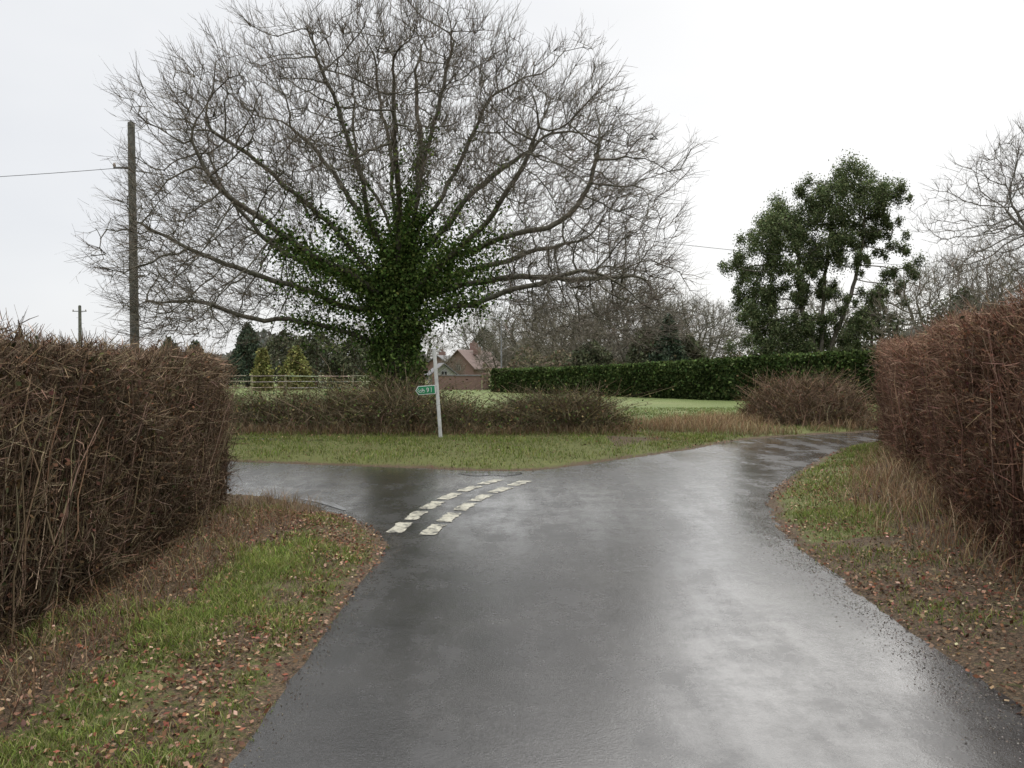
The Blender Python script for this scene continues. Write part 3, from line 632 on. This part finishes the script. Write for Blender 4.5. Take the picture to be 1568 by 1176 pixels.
# ------------------------------------------------------------ sign post
white=flat('white_paint',(.66,.66,.64),.45,14,.12); green=flat('sign_green',(.015,.20,.08),.35,5,.08); steel=flat('galvanised',(.35,.36,.36),.4,20,.15,.6)
sp_=empty('cycle_route_signpost',(-1.53,17.1,.08)); sp_.rotation_euler=(0,math.radians(-4),0)
b=B(); b.tubes(np.array([[(0,0,-.1),(0,0,1.0),(0,0,1.98)]]),.040,(.60,.60,.57),14); b.obj('post',vmat('post_paint',.45,5,.4,.7,1.08),sp_,smooth=True)
b=B(); b.tubes(np.array([[(0,0,1.98),(0,0,2.0),(0,0,2.02)]]),np.array([[.047,.047,.02]]),(.5,.5,.5),14); b.obj('cap',vmat('post_cap',.5),sp_)
def finger(parent,zc,x0,x1):
    h=.095
    ol=[(x1,-h),(x1,h),(x0+.06,h),(x0,.0),(x0+.06,-h)]
    def plate(nm,sc,y,mat,t=.012):
        cx=(x0+x1)/2; v=[(cx+(px-cx)*sc[0],y-t/2,zc+pz*sc[1]) for px,pz in ol]+[(cx+(px-cx)*sc[0],y+t/2,zc+pz*sc[1]) for px,pz in ol]
        n=len(ol); fs=[tuple(range(n))[::-1],tuple(range(n,2*n))]+[(i,(i+1)%n,n+(i+1)%n,n+i) for i in range(n)]
        return meshobj(nm,v,fs,mat,parent)
    plate('finger_border',(1,1),-.045,white); plate('finger_face',(.93,.84),-.053,green,.006)
    b=B()
    th_=np.linspace(0,2*math.pi,17)
    def ring(cx,cz,r,w=.006): 
        P=np.stack([cx+r*np.cos(th_),np.full(17,-.0585),cz+r*np.sin(th_)],-1); b.tubes(P[None],w,(.75,.75,.73),5)
    def ln(*pts,w=.006): b.tubes(np.array([[(p[0],-.0585,p[1]) for p in pts]]),w,(.75,.75,.73),5)
    cx=x0+.14
    ring(cx-.032,zc-.022,.026,.004); ring(cx+.032,zc-.022,.026,.004); ln((cx-.03,zc-.02),(cx-.01,zc+.03),(cx+.02,zc+.03),(cx+.032,zc-.02),w=.004); ln((cx,zc-.02),(cx+.02,zc+.03),(cx+.016,zc+.045),w=.004)
    cx=x0+.26; ring(cx,zc+.018,.022,.007); ln((cx+.022,zc+.015),(cx+.018,zc-.02),(cx-.012,zc-.045),w=.007)
    ln((x0+.30,zc-.05),(x0+.34,zc-.05),(x0+.34,zc+.05),(x0+.30,zc+.05),w=.005); ln((x0+.08,zc+.04),(x0+.05,zc),(x0+.08,zc-.04),w=.006)
    b.obj('finger_symbols',white,parent)
finger(sp_,1.12,-.46,-.03)
box('bracket_upper',(-.03,-.02,1.19),(.06,.05,.02),steel,sp_); box('bracket_lower',(-.03,-.02,1.05),(.06,.05,.02),steel,sp_)
# ------------------------------------------------------------ utility poles and wire
wood=vmat('creosoted_wood',.85,9,.2,.6,1.3)
def upole(loc,h,r,lean=0,cross=False):
    p=empty('utility_pole',loc); p.rotation_euler=(0,lean,0); b=B()
    b.tubes(np.array([[(0,0,-.2),(0,0,h*.5),(0,0,h)]]),np.array([[r*1.15,r,r*.82]]),(.12,.12,.10),14)
    b.tubes(np.array([[(0,0,h),(0,0,h+.03),(0,0,h+.06)]]),np.array([[r*.82,r*.6,.01]]),(.06,.06,.05),14)
    for k in range(8): 
        z=h*.45+k*.42; s=1 if k%2 else -1
        b.tubes(np.array([[(s*r*.7,0,z),(s*(r+.12),0,z),(s*(r+.13),0,z+.02)]]),.009,(.2,.2,.2),6)
    b.obj('pole_shaft',wood,p,smooth=True)
    b=B()
    z=h*.855 if not cross else h-.4
    b.tubes(np.array([[(-.55 if cross else -.5,0,z),(-.1,0,z),(.5 if cross else .12,0,z)]]),.03,(.12,.12,.11),8)
    for xx in ((-.5,.45) if cross else (-.48,)):
        b.tubes(np.array([[(xx,0,z),(xx,0,z+.06),(xx,0,z+.13)]]),np.array([[.02,.045,.03]]),(.35,.3,.25),8)
    b.obj('bracket_and_insulator',wood,p); return p
upole((-10.4,22,0),8.35,.115,math.radians(-.3)); upole((-32.5,60,0),6.2,.13,0,True); upole((40,56,0),8.6,.13,0,True)
def wire(a,c,sag):
    t=np.linspace(0,1,40); P=np.array(a)[None]*(1-t[:,None])+np.array(c)[None]*t[:,None]; P[:,2]-=sag*4*t*(1-t)
    return P
wb=B()
for a,c,s in (((-10.9,22,7.15),(40,56,8.3),.75),((-10.9,22,7.12),(-45,20,7.4),.9)):
    wb.tubes(wire(a,c,s)[None],.011 if c[0]>0 else .008,(.03,.03,.03),5)
wb.obj('overhead_wire',vmat('cable',.5))
sl=empty('street_lamp',(-.8,60,0)); b=B(); b.tubes(np.array([[(0,0,0),(0,0,3),(0,0,5.1)]]),np.array([[.07,.055,.045]]),(.22,.22,.22),10); b.tubes(np.array([[(0,0,5.1),(-.1,0,5.25),(-.35,0,5.3)]]),.035,(.22,.22,.22),8); b.obj('column',vmat('lamp_grey',.5),sl)
box('lantern',(-.5,0,5.28),(.45,.2,.12),flat('lantern_grey',(.3,.3,.3)),sl,.03)
# ------------------------------------------------------------ field fence
tim=vmat('weathered_timber',.85,8,.2); fb=B()
for yy,xa,xb in ((45,-28,-6.0),):
    xs=np.arange(xa,xb,1.9); P=np.stack([np.stack([xs,0*xs+yy,0*xs],-1),np.stack([xs,0*xs+yy,0*xs+.6],-1),np.stack([xs,0*xs+yy,0*xs+1.2],-1)],1); fb.tubes(P,.06,cols((.25,.22,.17),len(xs),.15),6)
    for z in (.45,.8,1.12):
        P=np.stack([np.stack([xs[:-1],0*xs[:-1]+yy-.07,z+rng.normal(0,.02,len(xs)-1)],-1),np.stack([xs[1:],0*xs[1:]+yy-.07,z+rng.normal(0,.02,len(xs)-1)],-1)],1); fb.tubes(P,.026,cols((.26,.23,.18),len(xs)-1,.15),4)
fb.obj('timber_fence',tim)
# ------------------------------------------------------------ conifers etc
def conifer(name,loc,h,w,col,n=5000,ls=.28,shape=1.0):
    r=empty(name,loc); b=B(); b.tubes(np.array([[(0,0,-.1),(0,0,h*.5),(0,0,h*.9)]]),np.array([[.18,.12,.03]]),(.08,.06,.045),8); b.obj('trunk',bark,r)
    b=B(); z=rng.random(n)**.8; R=w/2*(1-z**(1.6*shape))**.8*(1+.12*np.sin(z*17)); th=rng.uniform(0,2*math.pi,n)
    R*=1+.12*np.sin(th*5+z*9)+.1*np.sin(th*9-z*21); rr=R*rng.uniform(.6,1.05,n)**.5
    P=np.stack([rr*np.cos(th),rr*np.sin(th),.1+z*h*(1+.08*np.sin(th*3+loc[0]))],-1)+rng.normal(0,.11,(n,3)); sh=(.8+.3*np.sin(th*5+z*9))[:,None]
    b.leaves(P,ls*rng.uniform(.5,1.2,n),cols(col,n,.25,.06)*sh,.6,0,-.4); b.obj('foliage',leafdull,r)
dk=np.array([(.06,.082,.055),(.078,.10,.064)]); yl=np.array([(.22,.21,.075),(.175,.18,.065)]); ol=np.array([(.095,.105,.06),(.115,.12,.072)])
for x,y,h,w,c in ((-23.5,71,5.0,3.6,dk),(-20.6,62,4.0,3.2,dk),(-17.6,62,4.0,4.4,ol),(-14.7,60,3.9,5,ol),(-11.8,60,3.5,4.2,ol),(-16.6,53,2.5,1.0,yl),(-14.9,55,2.6,2.0,yl),(-27,68,3.4,3,dk),(-31,72,3.8,3.2,dk),(-9,66,4.1,3.2,ol),(10.6,54,4.6,2.6,dk),(9.2,55,4.0,2.4,ol),(12.4,56,3.4,3.0,ol),(5.6,55,3.0,3.4,ol),(-3.5,100,6.0,3.8,ol),(21.2,47,5.0,4.4,ol),(26,46,5.6,5,ol)):
    conifer('conifer' if c is dk else ('golden_conifer' if c is yl else 'evergreen_shrub'),(x,y,0),h,w,c,shape=1.0 if c is dk else (1.2 if c is yl else 2.2),ls=.24,n=5500)
b=B(); n=50000; th=rng.uniform(-1.15,1.15,n); R=rng.uniform(150,175,n); hh=(4.2+2.0*np.sin(th*17)+1.4*np.sin(th*41+1)+.8*np.sin(th*97))
P=np.stack([R*np.sin(th),R*np.cos(th),rng.random(n)**.8*hh.clip(2.5,9)],-1)
b.leaves(P,rng.uniform(.7,1.8,n),cols(np.array([(.19,.185,.165),(.15,.155,.135),(.21,.195,.175)]),n,.12,.03),.7); b.obj('distant_treeline',leafdull)
b=B(); n=26000; x=rng.uniform(-2,46,n); y=56+rng.normal(0,1.5,n)+.06*x; h=2.2+.7*np.sin(x*.8)+.5*np.sin(x*2.1)
P=np.stack([x,y,rng.random(n)*h],-1); b.leaves(P,rng.uniform(.12,.32,n),cols(np.array([(.125,.11,.07),(.09,.095,.055),(.15,.12,.085)]),n,.25,.06),.6); b.obj('background_undergrowth',leafdull)
# ------------------------------------------------------------ house
def brick(name,c1,c2,sc=4):
    m,nt,b=newmat(name); t=nt.nodes.new('ShaderNodeTexBrick'); t.inputs['Color1'].default_value=c1+(1,); t.inputs['Color2'].default_value=c2+(1,); t.inputs['Mortar'].default_value=(.22,.18,.155,1); t.inputs['Scale'].default_value=sc
    tc=nt.nodes.new('ShaderNodeTexCoord'); mp=nt.nodes.new('ShaderNodeMapping'); mp.inputs['Rotation'].default_value=(math.pi/2,0,0); nt.links.new(tc.outputs['Object'],mp.inputs[0]); nt.links.new(mp.outputs[0],t.inputs['Vector']); nt.links.new(t.outputs[0],b.inputs['Base Color']); b.inputs['Roughness'].default_value=.85; return m
bk=brick('red_brick',(.165,.092,.074),(.20,.11,.088)); tile=flat('roof_tile',(.145,.10,.085),.8,3,.2); tile2=flat('slate',(.15,.145,.145),.7,3,.2)
glass=flat('window_glass',(.03,.035,.04),.1,2,.1); frame=flat('window_frame_paint',(.42,.42,.40),.5)
def gable(name,loc,w,d,eh,rh,wm,rm,rot=0,chim=()):
    r=empty(name,loc); r.rotation_euler=(0,0,rot); x=w/2;y=d/2
    meshobj('walls',[(-x,-y,0),(x,-y,0),(x,y,0),(-x,y,0),(-x,-y,eh),(x,-y,eh),(x,y,eh),(-x,y,eh),(0,-y,eh+rh),(0,y,eh+rh)],[(0,1,5,8,4),(1,2,6,5),(2,3,7,9,6),(3,0,4,7)],wm,r)
    o=.3; e=eh-rh*o/x; t=.12
    v=[(-x-o,-y-o,e),(0,-y-o,eh+rh),(x+o,-y-o,e),(-x-o,y+o,e),(0,y+o,eh+rh),(x+o,y+o,e)]; v=[(a,b_,c+.03) for a,b_,c in v]+[(a,b_,c+t+.03) for a,b_,c in v]
    meshobj('roof',v,[(6,7,10,9),(7,8,11,10),(1,0,3,4),(2,1,4,5),(0,1,7,6),(1,2,8,7),(4,3,9,10),(5,4,10,11),(0,6,9,3),(2,5,11,8)],rm,r)
    for i,(cx,cy,ch) in enumerate(chim):
        box('chimney_%d'%i,(cx,cy,eh+rh-.4+ch/2),(.7,.7,ch),wm,r,.02)
        box('chimney_pot_%d'%i,(cx,cy,eh+rh-.4+ch+.17),(.25,.25,.3),tile,r,.05)
    for i,(wx,wz,ww,wh) in enumerate(((-w*.22,eh*.45,.7,.6),(w*.22,eh*.45,.7,.6),(0,eh*.98,.45,.5))):
        box('window_frame_%d'%i,(wx,-y-.03,wz),(ww+.10,.06,wh+.10),frame,r); box('window_glass_%d'%i,(wx,-y-.07,wz),(ww,.03,wh),glass,r); box('glazing_bar_%d'%i,(wx,-y-.095,wz),(.05,.02,wh),frame,r)
    return r
gable('brick_house',(-4.5,94,-1.1),3.8,8,2.6,1.9,bk,tile,-.4,((-1.0,2,1.5),(.9,-1,.9)))
gable('brick_house',(-8.0,97,-1.1),4.4,9,2.4,1.5,bk,tile2,-.15,((-.5,0,1.0),))
gable('white_garage',(-6.2,70,-.5),2.0,4,1.5,.8,flat('render_white',(.42,.42,.40)),tile2,.2)
gw=empty('brick_garden_wall',(-3.6,55,0)); box('wall_body',(0,0,.5),(3.0,.25,1.0),bk,gw); box('coping',(0,0,1.04),(3.1,.34,.08),tile2,gw); box('pier_1',(-1.7,0,.6),(.4,.4,1.2),bk,gw,.02); box('pier_2',(1.75,0,.6),(.4,.4,1.2),bk,gw,.02)
# ------------------------------------------------------------ world / light / camera
w=bpy.data.worlds.new('World'); scene.world=w; w.use_nodes=True; nt=w.node_tree; N=nt.nodes.new; L=nt.links.new
bg=nt.nodes['Background']; sky=N('ShaderNodeTexSky'); sky.sky_type='NISHITA'; sky.sun_disc=False
el,az=math.radians(40),math.radians(25)
sky.sun_elevation=el; sky.sun_rotation=az
tc=N('ShaderNodeTexCoord')
mp=N('ShaderNodeMapping'); mp.inputs['Scale'].default_value=(1,1,2.5); L(tc.outputs['Generated'],mp.inputs[0])
cn=N('ShaderNodeTexNoise'); cn.inputs['Scale'].default_value=1.4; cn.inputs['Detail'].default_value=4; cn.inputs['Roughness'].default_value=.5; L(mp.outputs[0],cn.inputs['Vector'])
dot=N('ShaderNodeVectorMath'); dot.operation='DOT_PRODUCT'; L(tc.outputs['Generated'],dot.inputs[0]); dot.inputs[1].default_value=(.75,.35,.1)
ad=N('ShaderNodeMath'); ad.operation='MULTIPLY_ADD'; L(dot.outputs['Value'],ad.inputs[0]); ad.inputs[1].default_value=.5
L(cn.outputs['Fac'],ad.inputs[2])
cr=N('ShaderNodeValToRGB'); e=cr.color_ramp.elements; e[0].position=.35; e[0].color=(5.5,5.62,5.85,1); e[1].position=.88; e[1].color=(7.1,7.08,7.02,1); L(ad.outputs[0],cr.inputs[0])
mx=N('ShaderNodeMix'); mx.data_type='RGBA'; mx.inputs[0].default_value=.95; L(sky.outputs[0],mx.inputs[6]); L(cr.outputs[0],mx.inputs[7])
sx=N('ShaderNodeSeparateXYZ'); L(tc.outputs['Generated'],sx.inputs[0])
zr=N('ShaderNodeMapRange'); zr.inputs[1].default_value=.56; zr.inputs[2].default_value=.92; zr.inputs[3].default_value=1.0; zr.inputs[4].default_value=4.2; L(sx.outputs['Z'],zr.inputs[0])
vs=N('ShaderNodeVectorMath'); vs.operation='SCALE'; L(mx.outputs[2],vs.inputs[0]); L(zr.outputs[0],vs.inputs['Scale'])
L(vs.outputs[0],bg.inputs['Color']); bg.inputs['Strength'].default_value=.145
sl_=bpy.data.lights.new('sun','SUN'); sl_.energy=.8; sl_.angle=math.radians(50); sl_.color=(1,.97,.93)
so=link(bpy.data.objects.new('sun',sl_)); dirv=Vector((math.sin(az)*math.cos(el),math.cos(az)*math.cos(el),math.sin(el))); so.rotation_euler=dirv.to_track_quat('Z','Y').to_euler(); so.location=(0,0,30)
cam=bpy.data.cameras.new('camera'); cam.lens=28.0; cam.sensor_width=36; cam.clip_end=3000; cam.clip_start=.05
co=link(bpy.data.objects.new('camera',cam)); co.location=(0,0,1.7); co.rotation_euler=(math.radians(90-1.31),0,0); scene.camera=co
scene.view_settings.view_transform='Standard'; scene.view_settings.look='None'; scene.view_settings.exposure=0
